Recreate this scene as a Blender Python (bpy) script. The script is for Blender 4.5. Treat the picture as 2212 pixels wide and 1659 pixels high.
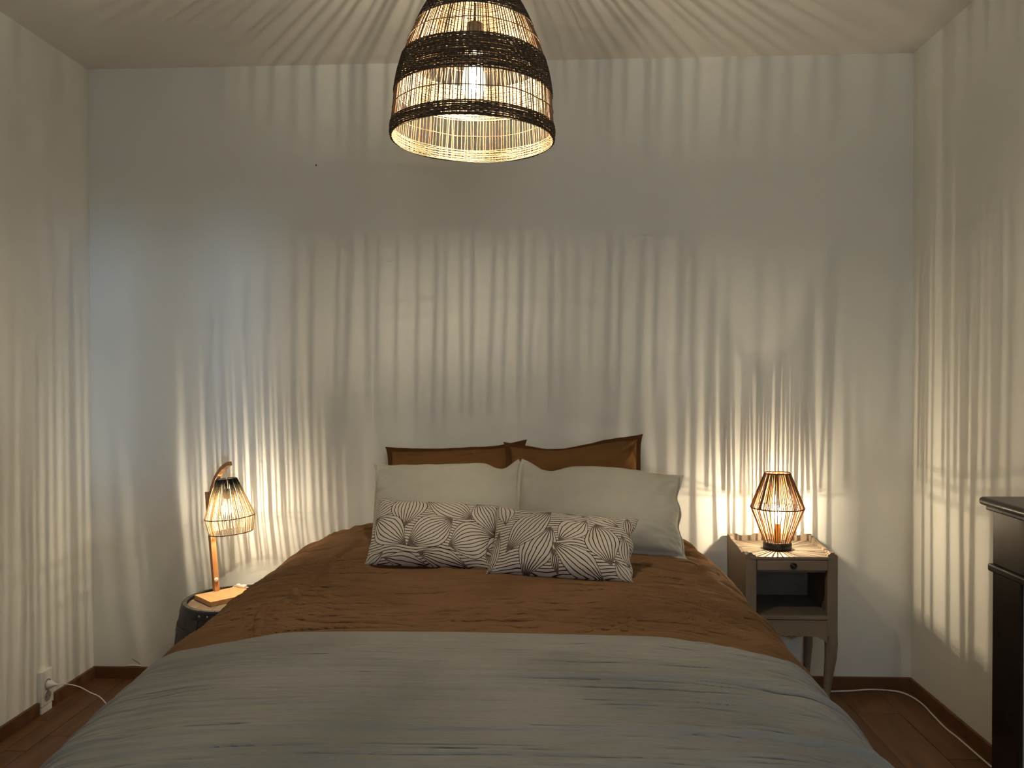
import bpy, bmesh, math, random
from mathutils import Vector, Matrix, noise
random.seed(7)
PI = math.pi
S = bpy.context.scene
for o in list(bpy.data.objects):
    bpy.data.objects.remove(o)
COL = S.collection

# ------------------------------------------------------------------ camera
YAW, PITCH, ROLL = .0434, -.0137, -.0026
fw = Vector((-math.sin(YAW)*math.cos(PITCH), math.cos(YAW)*math.cos(PITCH), math.sin(PITCH)))
r0 = Vector((math.cos(YAW), math.sin(YAW), 0)); u0 = r0.cross(fw)
rt = math.cos(ROLL)*r0 + math.sin(ROLL)*u0
up = -math.sin(ROLL)*r0 + math.cos(ROLL)*u0
cam = bpy.data.objects.new('camera', bpy.data.cameras.new('camera'))
COL.objects.link(cam)
M = Matrix((rt, up, -fw)).transposed().to_4x4()
M.translation = Vector((2.021, -3.412, 1.353))
cam.matrix_world = M
cam.data.sensor_width = 36
cam.data.lens = 1700/2212*36
cam.data.clip_start = .05
S.camera = cam

# ------------------------------------------------------------------ render look, world, added window beam
S.view_settings.view_transform = 'Standard'
S.view_settings.look = 'None'
S.view_settings.gamma = 1
S.view_settings.use_curve_mapping = False
S.view_settings.exposure = 1.36
S.cycles.use_denoising = True
S.cycles.max_bounces = 12
S.cycles.diffuse_bounces = 6
S.cycles.transparent_max_bounces = 24
S.cycles.sample_clamp_indirect = 4

W, HC, YR = 3.574, 2.70, -4.45       # room width, ceiling height, rear wall
PEND_W, ROPE_W, WOOD_W = 8.8, 3.4, 2.4     # lamp powers
world = bpy.data.worlds.new('dusk'); S.world = world; world.use_nodes = True
bg = world.node_tree.nodes['Background']
bg.inputs[0].default_value = (.80, .885, 1, 1); bg.inputs[1].default_value = 3.0
sd = bpy.data.lights.new('cool_window_beam', 'SUN'); so = bpy.data.objects.new('cool_window_beam', sd); COL.objects.link(so)  # added cool beam, source unknown, for the bluish patches on the back wall
sd.energy = .30; sd.color = (.50, .70, 1.0); sd.angle = math.radians(5)
so.rotation_euler = Vector((-2.02, 4.45, -.12)).to_track_quat('-Z', 'Y').to_euler()
so.location = (5, -8, 3)

# ------------------------------------------------------------------ materials
def new_mat(name):
    m = bpy.data.materials.new(name); m.use_nodes = True
    nt = m.node_tree
    return m, nt, nt.nodes['Principled BSDF'], nt.nodes['Material Output']
def nd(nt, t, **kw):
    n = nt.nodes.new(t)
    for k, v in kw.items():
        setattr(n, k, v)
    return n
def coords(nt, scale=(1, 1, 1), kind='Object'):
    tc = nd(nt, 'ShaderNodeTexCoord'); mp = nd(nt, 'ShaderNodeMapping')
    nt.links.new(tc.outputs[kind], mp.inputs[0]); mp.inputs['Scale'].default_value = scale
    return mp.outputs[0]
def noise_n(nt, vec, scale, detail=4, rough=.55):
    n = nd(nt, 'ShaderNodeTexNoise'); nt.links.new(vec, n.inputs['Vector'])
    n.inputs['Scale'].default_value = scale; n.inputs['Detail'].default_value = detail; n.inputs['Roughness'].default_value = rough
    return n.outputs['Fac']
def ramp(nt, fac, stops):
    r = nd(nt, 'ShaderNodeValToRGB'); nt.links.new(fac, r.inputs[0])
    e = r.color_ramp.elements
    e[0].position, e[0].color = stops[0][0], (*stops[0][1], 1)
    e[1].position, e[1].color = stops[-1][0], (*stops[-1][1], 1)
    for p_, c_ in stops[1:-1]:
        x = e.new(p_); x.color = (*c_, 1)
    return r.outputs[0]
def bump(nt, b, h, strength, dist=.01):
    n = nd(nt, 'ShaderNodeBump'); n.inputs['Strength'].default_value = strength; n.inputs['Distance'].default_value = dist
    nt.links.new(h, n.inputs['Height']); nt.links.new(n.outputs[0], b.inputs['Normal'])
    return n
def simple(name, c, rough=.6, var=.12, scale=12, bstr=.15, bscale=60, stretch=(1, 1, 1), metal=0, spec=.4):
    m, nt, b, o = new_mat(name)
    v = coords(nt, stretch)
    f = noise_n(nt, v, scale)
    lo = tuple(max(0, x*(1-var)) for x in c); hi = tuple(min(1, x*(1+var)) for x in c)
    nt.links.new(ramp(nt, f, [(.3, lo), (.7, hi)]), b.inputs['Base Color'])
    b.inputs['Roughness'].default_value = rough; b.inputs['Metallic'].default_value = metal
    b.inputs['Specular IOR Level'].default_value = spec
    if bstr:
        bump(nt, b, noise_n(nt, v, bscale), bstr, .002)
    return m
def wood(name, dark, light, rough=.5, axis=0, fine=1.0, bstr=.2):
    m, nt, b, o = new_mat(name)
    sc = [9*fine, 9*fine, 9*fine]; sc[axis] = .8*fine
    v = coords(nt, tuple(sc))
    info = nd(nt, 'ShaderNodeObjectInfo')
    add = nd(nt, 'ShaderNodeVectorMath', operation='ADD'); nt.links.new(v, add.inputs[0])
    mul = nd(nt, 'ShaderNodeMath', operation='MULTIPLY'); nt.links.new(info.outputs['Random'], mul.inputs[0]); mul.inputs[1].default_value = 40
    nt.links.new(mul.outputs[0], add.inputs[1])
    f = noise_n(nt, add.outputs[0], 2.2, 8, .65)
    mid = tuple((a+c)/2 for a, c in zip(dark, light))
    rc = ramp(nt, f, [(.28, dark), (.5, mid), (.72, light)])
    hsv = nd(nt, 'ShaderNodeHueSaturation'); nt.links.new(rc, hsv.inputs['Color'])
    mr = nd(nt, 'ShaderNodeMapRange'); nt.links.new(info.outputs['Random'], mr.inputs[0]); mr.inputs[3].default_value = .82; mr.inputs[4].default_value = 1.15
    nt.links.new(mr.outputs[0], hsv.inputs['Value'])
    nt.links.new(hsv.outputs[0], b.inputs['Base Color'])
    b.inputs['Roughness'].default_value = rough
    bump(nt, b, f, bstr, .002)
    return m
def fabric(name, c, var=.08, weave=900, fold=(2, 14, 2), fstr=.25, rough=.9, fdist=.004, sheen=.1):
    m, nt, b, o = new_mat(name)
    v = coords(nt)
    f = noise_n(nt, v, 6, 5)
    lo = tuple(x*(1-var) for x in c); hi = tuple(x*(1+var) for x in c)
    nt.links.new(ramp(nt, f, [(.3, lo), (.7, hi)]), b.inputs['Base Color'])
    b.inputs['Roughness'].default_value = rough
    b.inputs['Specular IOR Level'].default_value = .05
    b.inputs['Sheen Weight'].default_value = sheen; b.inputs['Sheen Roughness'].default_value = .35; b.inputs['Sheen Tint'].default_value = (*[min(1, q*2.2+.1) for q in c], 1)
    g = noise_n(nt, coords(nt, fold), 6, 6, .6)
    wv = noise_n(nt, v, weave, 1)
    b1 = nd(nt, 'ShaderNodeBump'); b1.inputs['Strength'].default_value = fstr; b1.inputs['Distance'].default_value = fdist
    nt.links.new(g, b1.inputs['Height'])
    b2 = nd(nt, 'ShaderNodeBump'); b2.inputs['Strength'].default_value = .25; b2.inputs['Distance'].default_value = .0006
    nt.links.new(wv, b2.inputs['Height']); nt.links.new(b1.outputs[0], b2.inputs['Normal'])
    nt.links.new(b2.outputs[0], b.inputs['Normal'])
    return m
def emit(name, c, s):
    m, nt, b, o = new_mat(name)
    b.inputs['Base Color'].default_value = (*c, 1)
    b.inputs['Emission Color'].default_value = (*c, 1); b.inputs['Emission Strength'].default_value = s
    return m
def clear(name, tint, gloss=.06, glow=0, gc=(1, .8, .5)):
    m, nt, b, o = new_mat(name)
    nt.nodes.remove(b)
    t = nd(nt, 'ShaderNodeBsdfTransparent'); t.inputs[0].default_value = (*tint, 1)
    g = nd(nt, 'ShaderNodeBsdfGlossy'); g.inputs['Roughness'].default_value = .05
    mx = nd(nt, 'ShaderNodeMixShader'); mx.inputs[0].default_value = gloss
    nt.links.new(t.outputs[0], mx.inputs[1]); nt.links.new(g.outputs[0], mx.inputs[2])
    out = mx.outputs[0]
    if glow:
        e = nd(nt, 'ShaderNodeEmission'); e.inputs[0].default_value = (*gc, 1); e.inputs[1].default_value = glow
        a = nd(nt, 'ShaderNodeAddShader'); nt.links.new(out, a.inputs[0]); nt.links.new(e.outputs[0], a.inputs[1]); out = a.outputs[0]
    nt.links.new(out, o.inputs[0])
    return m
def strand(name, c, trans=.35, grad=None, rough=.8):
    """fibre that scatters light through itself; optional colour along object z"""
    m, nt, b, o = new_mat(name)
    v = coords(nt)
    f = noise_n(nt, v, 180, 3)
    lo = tuple(x*.7 for x in c); hi = tuple(min(1, x*1.25) for x in c)
    col = ramp(nt, f, [(.3, lo), (.7, hi)])
    if grad:
        z0, z1, c1 = grad
        sp = nd(nt, 'ShaderNodeSeparateXYZ'); nt.links.new(v, sp.inputs[0])
        j = nd(nt, 'ShaderNodeMath', operation='MULTIPLY_ADD'); nt.links.new(noise_n(nt, coords(nt, (1, 1, .15)), 160, 2), j.inputs[0]); j.inputs[1].default_value = .06
        nt.links.new(sp.outputs[2], j.inputs[2])
        mr = nd(nt, 'ShaderNodeMapRange'); nt.links.new(j.outputs[0], mr.inputs[0]); mr.inputs[1].default_value = z0+.03; mr.inputs[2].default_value = z1+.03
        mx = nd(nt, 'ShaderNodeMix', data_type='RGBA'); nt.links.new(mr.outputs[0], mx.inputs[0]); nt.links.new(col, mx.inputs[6]); mx.inputs[7].default_value = (*c1, 1)
        col = mx.outputs[2]
    nt.links.new(col, b.inputs['Base Color']); b.inputs['Roughness'].default_value = rough; b.inputs['Specular IOR Level'].default_value = .2
    tr = nd(nt, 'ShaderNodeBsdfTranslucent'); nt.links.new(col, tr.inputs[0])
    ms = nd(nt, 'ShaderNodeMixShader'); ms.inputs[0].default_value = trans
    nt.links.new(b.outputs[0], ms.inputs[1]); nt.links.new(tr.outputs[0], ms.inputs[2]); nt.links.new(ms.outputs[0], o.inputs[0])
    return m
def leaf_print(name, leaves, ground, ink, lw=.00155):
    """printed cushion cloth: overlapping veined leaves on a ground of wavy stripes, all in node maths on the UV map (metres)"""
    m, nt, b, o = new_mat(name)
    L = nt.links
    uv = nd(nt, 'ShaderNodeUVMap'); uv.uv_map = 'UVMap'
    wob = nd(nt, 'ShaderNodeTexNoise'); L.new(uv.outputs[0], wob.inputs['Vector']); wob.inputs['Scale'].default_value = 28; wob.inputs['Detail'].default_value = 1
    va = nd(nt, 'ShaderNodeVectorMath', operation='MULTIPLY_ADD'); L.new(wob.outputs['Color'], va.inputs[0]); va.inputs[1].default_value = (.006, .006, 0); L.new(uv.outputs[0], va.inputs[2])
    sp = nd(nt, 'ShaderNodeSeparateXYZ'); L.new(va.outputs[0], sp.inputs[0])
    X, Y = sp.outputs[0], sp.outputs[1]
    def mt(op, a, b_=None, c=None):
        n = nd(nt, 'ShaderNodeMath', operation=op)
        for i, q in enumerate((a, b_, c)):
            if q is None: continue
            if isinstance(q, (int, float)): n.inputs[i].default_value = q
            else: L.new(q, n.inputs[i])
        return n.outputs[0]
    # wavy ground stripes
    sx = mt('MULTIPLY', mt('SINE', mt('MULTIPLY', X, 38)), .006)
    st = mt('MULTIPLY', mt('ADD', Y, sx), 88)
    d = mt('ABSOLUTE', mt('SUBTRACT', mt('FRACT', st), .5))
    prev = mt('LESS_THAN', d, lw*88)
    off = .003
    for ax, ay, bx, by, hw, n in leaves:
        n = max(2, round(hw/.0145))
        dx, dy = bx-ax, by-ay; ln = math.hypot(dx, dy); ex, ey = dx/ln, dy/ln
        ax += off; ay += off
        s = mt('MULTIPLY_ADD', X, ex/ln, mt('MULTIPLY_ADD', Y, ey/ln, -(ax*ex+ay*ey)/ln))
        v = mt('MULTIPLY_ADD', X, -ey, mt('MULTIPLY_ADD', Y, ex, ax*ey-ay*ex))
        sc = mt('MAXIMUM', mt('MINIMUM', s, 1.0), 0.0)
        h = mt('MULTIPLY_ADD', mt('SINE', mt('MULTIPLY', mt('POWER', sc, 1.12), PI)), hw, 1e-4)
        t = mt('DIVIDE', v, h)
        inside = mt('LESS_THAN', mt('ABSOLUTE', t), 1.0+.02)
        fr = mt('ABSOLUTE', mt('SUBTRACT', mt('FRACT', mt('MULTIPLY_ADD', t, n, 50.5)), .5))
        dist = mt('MULTIPLY', fr, mt('DIVIDE', h, n))
        line = mt('LESS_THAN', dist, mt('MINIMUM', lw, mt('MULTIPLY', h,   .40/n)))
        inr = mt('MULTIPLY', inside, mt('LESS_THAN', mt('ABSOLUTE', mt('SUBTRACT', s, .5)), .5))
        mixf = nd(nt, 'ShaderNodeMix'); mixf.data_type = 'FLOAT'
        L.new(inr, mixf.inputs[0]); L.new(prev, mixf.inputs[2]); L.new(line, mixf.inputs[3])
        prev = mixf.outputs[0]
    cm = nd(nt, 'ShaderNodeMix', data_type='RGBA'); L.new(prev, cm.inputs[0])
    cm.inputs[6].default_value = (*ground, 1); cm.inputs[7].default_value = (*ink, 1)
    L.new(cm.outputs[2], b.inputs['Base Color'])
    b.inputs['Roughness'].default_value = .9; b.inputs['Specular IOR Level'].default_value = .1
    ov = coords(nt)
    b1 = bump(nt, b, noise_n(nt, ov, 14, 5), .3, .006)
    return m

MT = {}
MT['plaster'] = simple('white_plaster', (.775, .765, .70), .85, .025, 1.7, .35, 26, spec=.2)
MT['ceiling'] = simple('ceiling_paint', (.76, .725, .66), .9, .02, 2, .25, 30, spec=.2)
MT['plank'] = wood('oak_plank', (.075, .029, .010), (.19, .080, .029), .5, 1, 1.0)
MT['skirting'] = wood('skirting_oak', (.085, .035, .014), (.19, .085, .035), .5, 0, .8)
MT['subfloor'] = simple('subfloor', (.03, .02, .015), .9)
MT['duvet'] = fabric('brown_cotton', (.200, .108, .050), fold=(2.2, 13, 3), fstr=1.0, fdist=.014, sheen=.3)
MT['throw'] = fabric('grey_gauze', (.262, .256, .236), fold=(1.0, 26, 3), fstr=.9, fdist=.006, sheen=.3)
MT['mattress'] = fabric('mattress_ticking', (.7, .68, .62))
MT['white_linen'] = fabric('cream_linen', (.46, .44, .37), fold=(5, 4, 5), fstr=.4)
MT['brown_linen'] = fabric('rust_brown_cotton', (.17, .083, .030), fold=(7, 5, 5), fstr=.5)
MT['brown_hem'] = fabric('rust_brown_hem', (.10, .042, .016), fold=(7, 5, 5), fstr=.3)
MT['taupe'] = simple('taupe_paint', (.215, .163, .112), .5, .07, 9, .15, 60)
MT['niche'] = simple('dark_niche', (.16, .13, .105), .6, .1)  # taupe made darker for the faces inside the niche
MT['bronze'] = simple('aged_bronze', (.06, .045, .035), .35, .2, metal=.8)
MT['black'] = simple('black_lacquer', (.012, .011, .011), .35, .2, 20, .1)
MT['jute'] = strand('jute_rope', (.34, .175, .065), .08)
MT['jute_dark'] = strand('dark_jute_rope', (.15, .065, .03), .04)
MT['string'] = strand('dip_dyed_string', (.62, .52, .36), .32, grad=(.862, .915, (.022, .018, .014)))
MT['ring_rope'] = strand('dark_ring_cord', (.15, .07, .04), .1)
MT['seagrass_dark'] = strand('dark_seagrass', (.085, .062, .043), .0)
MT['seagrass_lit'] = strand('bulb_lit_seagrass', (.44, .34, .20), .10)  # paler copy: bulb light on the shade's inside put into the colour
MT['rattan'] = strand('rattan_rod', (.20, .12, .07), .0)
MT['acacia'] = wood('warm_acacia', (.33, .13, .045), (.60, .30, .12), .45, 2, 2.0)
MT['board'] = wood('pale_board', (.50, .28, .11), (.72, .45, .20), .5, 0, 1.2)
MT['stave'] = wood('black_stained_oak', (.022, .02, .019), (.055, .048, .043), .6, 2, 1.5)
MT['head_wood'] = wood('barrel_head_oak', (.12, .08, .05), (.26, .18, .11), .6, 0, 1.2)
MT['hoop'] = simple('dark_steel_hoop', (.05, .05, .055), .45, .2, 20, .1, metal=.7)
MT['rivet'] = simple('bright_rivet', (.6, .58, .55), .3, .1, metal=.9)
MT['white_plastic'] = simple('white_plastic', (.78, .75, .70), .35, .02, 10, 0)
MT['socket_hole'] = simple('grey_socket_recess', (.30, .28, .25), .5, .05, 10, 0)
MT['cable'] = simple('white_cable', (.72, .68, .64), .45, .03, 10, 0)
MT['cloth_cord'] = simple('pale_flex', (.7, .6, .45), .7, .05)
MT['brass'] = simple('brass_holder', (.55, .36, .13), .35, .1, metal=.8)
MT['marble'] = simple('pale_blue_surround', (.46, .49, .54), .6, .1, 20, .3, 40)
MT['mantel'] = simple('black_mantel_paint', (.014, .010, .008), .33, .4, 18, .12, 45)
MT['soot'] = simple('soot', (.02, .018, .016), .9)
MT['window_frame'] = simple('window_paint', (.7, .7, .68), .5, .03)
MT['pane'] = clear('window_pane', (.97, .98, .98), .06)
MT['bulb_glass'] = clear('bulb_glass', (.99, .97, .93), .04, .9, (1, .84, .55))
MT['filament'] = emit('filament_glow', (1, .88, .66), 350)
MT['nail'] = simple('dark_nail', (.02, .02, .02), .5)
MT['crack'] = simple('crack_dark', (.12, .09, .07), .9)

# ------------------------------------------------------------------ mesh helpers
class MB:
    def __init__(s): s.v, s.f, s.uv = [], [], None
    def box(s, x0, y0, z0, x1, y1, z1):
        b = len(s.v)
        s.v += [(x, y, z) for z in (z0, z1) for y in (y0, y1) for x in (x0, x1)]
        s.f += [tuple(b+i for i in q) for q in ((0, 2, 3, 1), (4, 5, 7, 6), (0, 1, 5, 4), (2, 6, 7, 3), (0, 4, 6, 2), (1, 3, 7, 5))]
        return s
    def tube(s, pts, r, n=8, closed=False, caps=True, sq=1.0):
        pts = [Vector(p) for p in pts]; m = len(pts); b = len(s.v)
        ref = None
        for i, p in enumerate(pts):
            if closed: t = pts[(i+1) % m]-pts[i-1]
            else: t = pts[min(i+1, m-1)]-pts[max(i-1, 0)]
            t.normalize()
            if ref is None:
                ref = t.orthogonal().normalized() if abs(t.z) > .9 else Vector((0, 0, 1))
            a = t.cross(ref)
            if a.length < 1e-5: a = t.orthogonal()
            a.normalize(); c = a.cross(t); ref = c
            rr = r[i] if isinstance(r, (list, tuple)) else r
            for k in range(n):
                th = 2*PI*k/n
                s.v.append(tuple(p+a*math.cos(th)*rr+c*math.sin(th)*rr*sq))
        for i in range(m if closed else m-1):
            for k in range(n):
                j = (i+1) % m
                s.f.append((b+i*n+k, b+i*n+(k+1) % n, b+j*n+(k+1) % n, b+j*n+k))
        if caps and not closed:
            s.f.append(tuple(b+k for k in range(n))[::-1]); s.f.append(tuple(b+(m-1)*n+k for k in range(n)))
        return s
    def ring(s, cx, cy, z, r, tr, seg=64, n=6, ph=0, wob=0):
        pts = [(cx+math.cos(2*PI*i/seg)*r, cy+math.sin(2*PI*i/seg)*r, z+wob*math.sin(3*2*PI*i/seg+ph)+wob*.6*math.sin(7*2*PI*i/seg+ph)) for i in range(seg)]
        return s.tube(pts, tr, n, closed=True)
    def lathe(s, cx, cy, prof, seg=48, a0=0, a1=2*PI, cap=True):
        full = abs(a1-a0-2*PI) < 1e-6; b = len(s.v); m = len(prof); k_ = seg if full else seg+1
        for i in range(k_):
            a = a0+(a1-a0)*i/seg
            for r, z in prof: s.v.append((cx+r*math.cos(a), cy+r*math.sin(a), z))
        for i in range(seg):
            j = (i+1) % k_
            for q in range(m-1):
                s.f.append((b+i*m+q, b+j*m+q, b+j*m+q+1, b+i*m+q+1))
        if full and cap:
            if prof[0][0] > 1e-4: s.f.append(tuple(b+i*m for i in range(seg))[::-1])
            if prof[-1][0] > 1e-4: s.f.append(tuple(b+i*m+m-1 for i in range(seg)))
        return s
    def prism(s, poly, y0, y1, axis='y'):
        """extrude a polygon given in (x,z) along y, or (y,z) along x, or (x,y) along z"""
        def mk(p, t):
            return {'y': (p[0], t, p[1]), 'x': (t, p[0], p[1]), 'z': (p[0], p[1], t)}[axis]
        b = len(s.v); n = len(poly)
        s.v += [mk(p, y0) for p in poly]+[mk(p, y1) for p in poly]
        s.f += [(b+i, b+(i+1) % n, b+n+(i+1) % n, b+n+i) for i in range(n)]
        s.f += [tuple(range(b, b+n))[::-1], tuple(range(b+n, b+2*n))]
        return s
    def loft(s, secs):
        """secs: list of (cx,cy,z,halfx,halfy) rounded square sections"""
        b = len(s.v); n = 8
        for cx, cy, z, hx, hy in secs:
            for k in range(n):
                a = PI/8+k*PI/4
                c, q = math.cos(a), math.sin(a)
                s.v.append((cx+hx*math.copysign(min(1, abs(c)*1.08), c), cy+hy*math.copysign(min(1, abs(q)*1.08), q), z))
        for i in range(len(secs)-1):
            for k in range(n): s.f.append((b+i*n+k, b+i*n+(k+1) % n, b+(i+1)*n+(k+1) % n, b+(i+1)*n+k))
        s.f += [tuple(b+k for k in range(n))[::-1], tuple(b+(len(secs)-1)*n+k for k in range(n))]
        return s
    def build(s, name, mat, parent=None, smooth=False, bevel=0, origin=None, angle=None):
        me = bpy.data.meshes.new(name); me.from_pydata(s.v, [], s.f); me.update()
        bm = bmesh.new(); bm.from_mesh(me); bmesh.ops.recalc_face_normals(bm, faces=bm.faces)
        if bevel:
            ed = [e for e in bm.edges if len(e.link_faces) == 2 and e.calc_face_angle(0) > .6]
            bmesh.ops.bevel(bm, geom=ed, offset=bevel, segments=2, affect='EDGES', profile=.6, clamp_overlap=True)
        bm.to_mesh(me); bm.free()
        if origin: me.transform(Matrix.Translation(-Vector(origin)))
        if smooth:
            me.polygons.foreach_set('use_smooth', [True]*len(me.polygons))
        if angle:
            try: me.set_sharp_from_angle(angle=angle)
            except Exception: pass
        me.materials.append(mat)
        o = bpy.data.objects.new(name, me); COL.objects.link(o)
        if parent:
            o.parent = parent
            if not origin: o.location = -Vector(parent.get('_base', (0, 0, 0)))
            else: o.location = Vector(origin)-Vector(parent.get('_base', (0, 0, 0)))
        elif origin: o.location = origin
        return o
def thing(name, label, cat, base, group=None):
    e = bpy.data.objects.new(name, None); COL.objects.link(e); e.location = base
    e.empty_display_size = .05; e['_base'] = tuple(base)
    e['label'] = label; e['category'] = cat
    if group: e['group'] = group
    return e
def tag(o, label, cat, group=None):
    o['label'] = label; o['category'] = cat
    if group: o['group'] = group
    return o
def structure(o): o['kind'] = 'structure'; return o
def stuff(o): o['kind'] = 'stuff'; return o
def smooth_path(pts, k=8):
    P = [Vector(p) for p in pts]; out = []
    for i in range(len(P)-1):
        a, b, c, d = P[max(i-1, 0)], P[i], P[i+1], P[min(i+2, len(P)-1)]
        for j in range(k):
            t = j/k
            out.append(.5*((2*b)+(c-a)*t+(2*a-5*b+4*c-d)*t*t+(3*b-3*c+d-a)*t**3))
    return out+[P[-1]]
def lerp_tab(tab, x):
    if x <= tab[0][0]: return tab[0][1]
    for (a, p), (b, q) in zip(tab, tab[1:]):
        if x <= b:
            t = (x-a)/(b-a); return p+(q-p)*t
    return tab[-1][1]
def smoothtab(tab, x, w):
    return (lerp_tab(tab, x-w)+2*lerp_tab(tab, x)+lerp_tab(tab, x+w))/4

# ------------------------------------------------------------------ room shell
T = .12
structure(MB().box(-T, 0, -.05, W+T, T, HC+.02).build('wall_back', MT['plaster']))
structure(MB().box(-T, YR, -.05, 0, 0, HC+.02).build('wall_left', MT['plaster']))
structure(MB().box(W, YR, -.05, W+T, 0, HC+.02).build('wall_right', MT['plaster']))
structure(MB().box(-T, YR-T, HC, W+T, T, HC+.1).build('ceiling', MT['ceiling']))
WX0, WX1, WZ0, WZ1 = 1.92, 2.90, .85, 2.15
wf = MB()
wf.box(-T, YR-T, -.05, WX0, YR, HC+.02).box(WX1, YR-T, -.05, W+T, YR, HC+.02).box(WX0, YR-T, -.05, WX1, YR, WZ0).box(WX0, YR-T, WZ1, WX1, YR, HC+.02)
structure(wf.build('wall_front', MT['plaster']))
fr = MB()
fr.box(WX0, YR-.09, WZ0, WX0+.07, YR-.03, WZ1).box(WX1-.07, YR-.09, WZ0, WX1, YR-.03, WZ1)
fr.box(WX0+.07, YR-.09, WZ0, WX1-.07, YR-.03, WZ0+.07).box(WX0+.07, YR-.09, WZ1-.07, WX1-.07, YR-.03, WZ1)
fr.box((WX0+WX1)/2-.10, YR-.10, WZ0+.07, (WX0+WX1)/2+.10, YR-.02, WZ1-.07)
win = structure(fr.build('window_1', MT['window_frame']))
for a, b in ((WX0+.07, (WX0+WX1)/2-.10), ((WX0+WX1)/2+.10, WX1-.07)):
    MB().box(a, YR-.062, WZ0+.07, b, YR-.058, WZ1-.07).build('pane', MT['pane'], win)
structure(MB().box(WX0-.04, YR, WZ0-.03, WX1+.04, YR+.08, WZ0).build('trim_1', MT['window_frame'], bevel=.004))
# floor with one object per plank
fl = structure(MB().box(-T, YR-T, -.05, W+T, T, -.014).build('floor', MT['subfloor']))
edges = [0.0, .044]
x = 3.42
xs = [W, 3.42]
while x-.172 > .08:
    x -= .172; xs.append(x)
xs += [.072 if xs[-1] > .12 else None, 0.0]
xs = sorted(v for v in set(xs) if v is not None)
for i, (a, b) in enumerate(zip(xs, xs[1:])):
    y = 0.0; first = True
    while y > YR:
        ln = random.uniform(.7, 1.5)
        if first:
            ln = random.uniform(.3, 1.2)
            if abs(a-3.248) < .01: ln = .247
            first = False
        y1 = max(YR, y-ln)
        if y1 < YR+.2: y1 = YR
        h = random.uniform(-.0006, .0006)
        me = MB().box(a+.0012, y1+.001, -.014, b-.0012, y-.001, h)
        me.build('plank', MT['plank'], fl, bevel=.0012)
        y = y1
# skirting boards (left one interrupted by the socket block)
BH = .052
structure(MB().box(0, -.014, 0, W, -.0005, BH).build('baseboard_back', MT['skirting'], bevel=.002))
structure(MB().box(.0005, YR, 0, .014, -.395, BH).build('baseboard_left', MT['skirting'], bevel=.002))
structure(MB().box(.0005, -.312, 0, .014, -.014, BH).build('baseboard_left', MT['skirting'], bevel=.002))
structure(MB().box(W-.014, YR, 0, W-.0005, -.014, BH).build('baseboard_right', MT['skirting'], bevel=.002))
wb = bpy.data.objects['wall_back']
MB().lathe(0, 0, [(.003, 0), (.0035, .002), (.001, .004)], 10).build('nail', MT['nail'])
n_ = bpy.data.objects['nail']; n_.rotation_euler = (PI/2, 0, 0); n_.location = (1.019, 0, 2.264); n_.parent = wb
cr = MB().tube([(.175, -.0006, .086), (.19, -.0006, .076), (.2, -.0006, .071), (.213, -.0006, .062)], .0012, 5).build('plaster_crack', MT['crack'], wb)
lump = MB().tube(smooth_path([(.148, -.001, .054), (.175, -.003, .057), (.2, -.003, .057), (.216, -.001, .054)], 4), .003, 6).build('plaster_lump', MT['plaster'], wb, smooth=True)

# ------------------------------------------------------------------ bed
bed = thing('bed', 'low double bed against the back wall, hidden under brown and grey bedding', 'bed', (1.83, -1.15, 0))
MB().box(1.04, -2.14, .12, 2.62, -.08, .32).build('bed_base', MT['mattress'], bed, bevel=.01)
MB().box(1.05, -2.13, .32, 2.61, -.09, .60).build('mattress', MT['mattress'], bed, bevel=.05, smooth=True)
for lx in (1.12, 2.54):
    for ly in (-2.05, -.18):
        MB().lathe(lx, ly, [(.025, 0), (.03, .12)], 16).build('leg', MT['black'], bed)

XL = [(-2.4, 1.145), (-2.1, 1.105), (-1.95, 1.083), (-1.8, 1.060), (-1.6, 1.042), (-1.45, 1.030), (-1.15, 1.015), (-.8, 1.0), (-.3, .998), (-.15, 1.005), (0, 1.05)]
XR = [(-2.4, 2.59), (-2.1, 2.640), (-1.95, 2.636), (-1.8, 2.632), (-1.6, 2.638), (-1.4, 2.652), (-1.0, 2.665), (-.5, 2.667), (-.2, 2.655), (0, 2.60)]
PROF = [(0, .683), (.5, .681), (.66, .677), (.78, .665), (.88, .645), (.95, .610), (1.0, .555), (1.014, .49), (1.014, .40), (1.010, .30), (1.008, .20)]
# arc-length parametrisation of the half section
def half_profile(t):   # t 0..1
    k = t*(len(PROF)-1); i = min(int(k), len(PROF)-2); f = k-i
    a, b, c, d = PROF[max(i-1, 0)], PROF[i], PROF[i+1], PROF[min(i+2, len(PROF)-1)]
    if i == 0: a = (-PROF[1][0], PROF[1][1])
    cr_ = lambda p, q, r, s_: .5*((2*q)+(r-p)*f+(2*p-5*q+4*r-s_)*f*f+(3*q-3*r+s_-p)*f**3)
    return cr_(a[0], b[0], c[0], d[0]), cr_(a[1], b[1], c[1], d[1])
TT = [(0, 0), (.30, .108), (.62, .24), (.8, .42), (1, 1)]
def section(s):        # s -1..1 -> (fraction of half width, height)
    t = abs(s)
    if t < .62: tt = t/.62*.245
    else: tt = .245+(t-.62)/.38*.755
    return half_profile(tt)
def ridge(x, w): return math.exp(-(x/w)**2)
def seg_d(x, y, a, b):
    vx, vy = b[0]-a[0], b[1]-a[1]; t = ((x-a[0])*vx+(y-a[1])*vy)/(vx*vx+vy*vy); t = max(0, min(1, t))
    return math.hypot(x-a[0]-vx*t, y-a[1]-vy*t)
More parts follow.
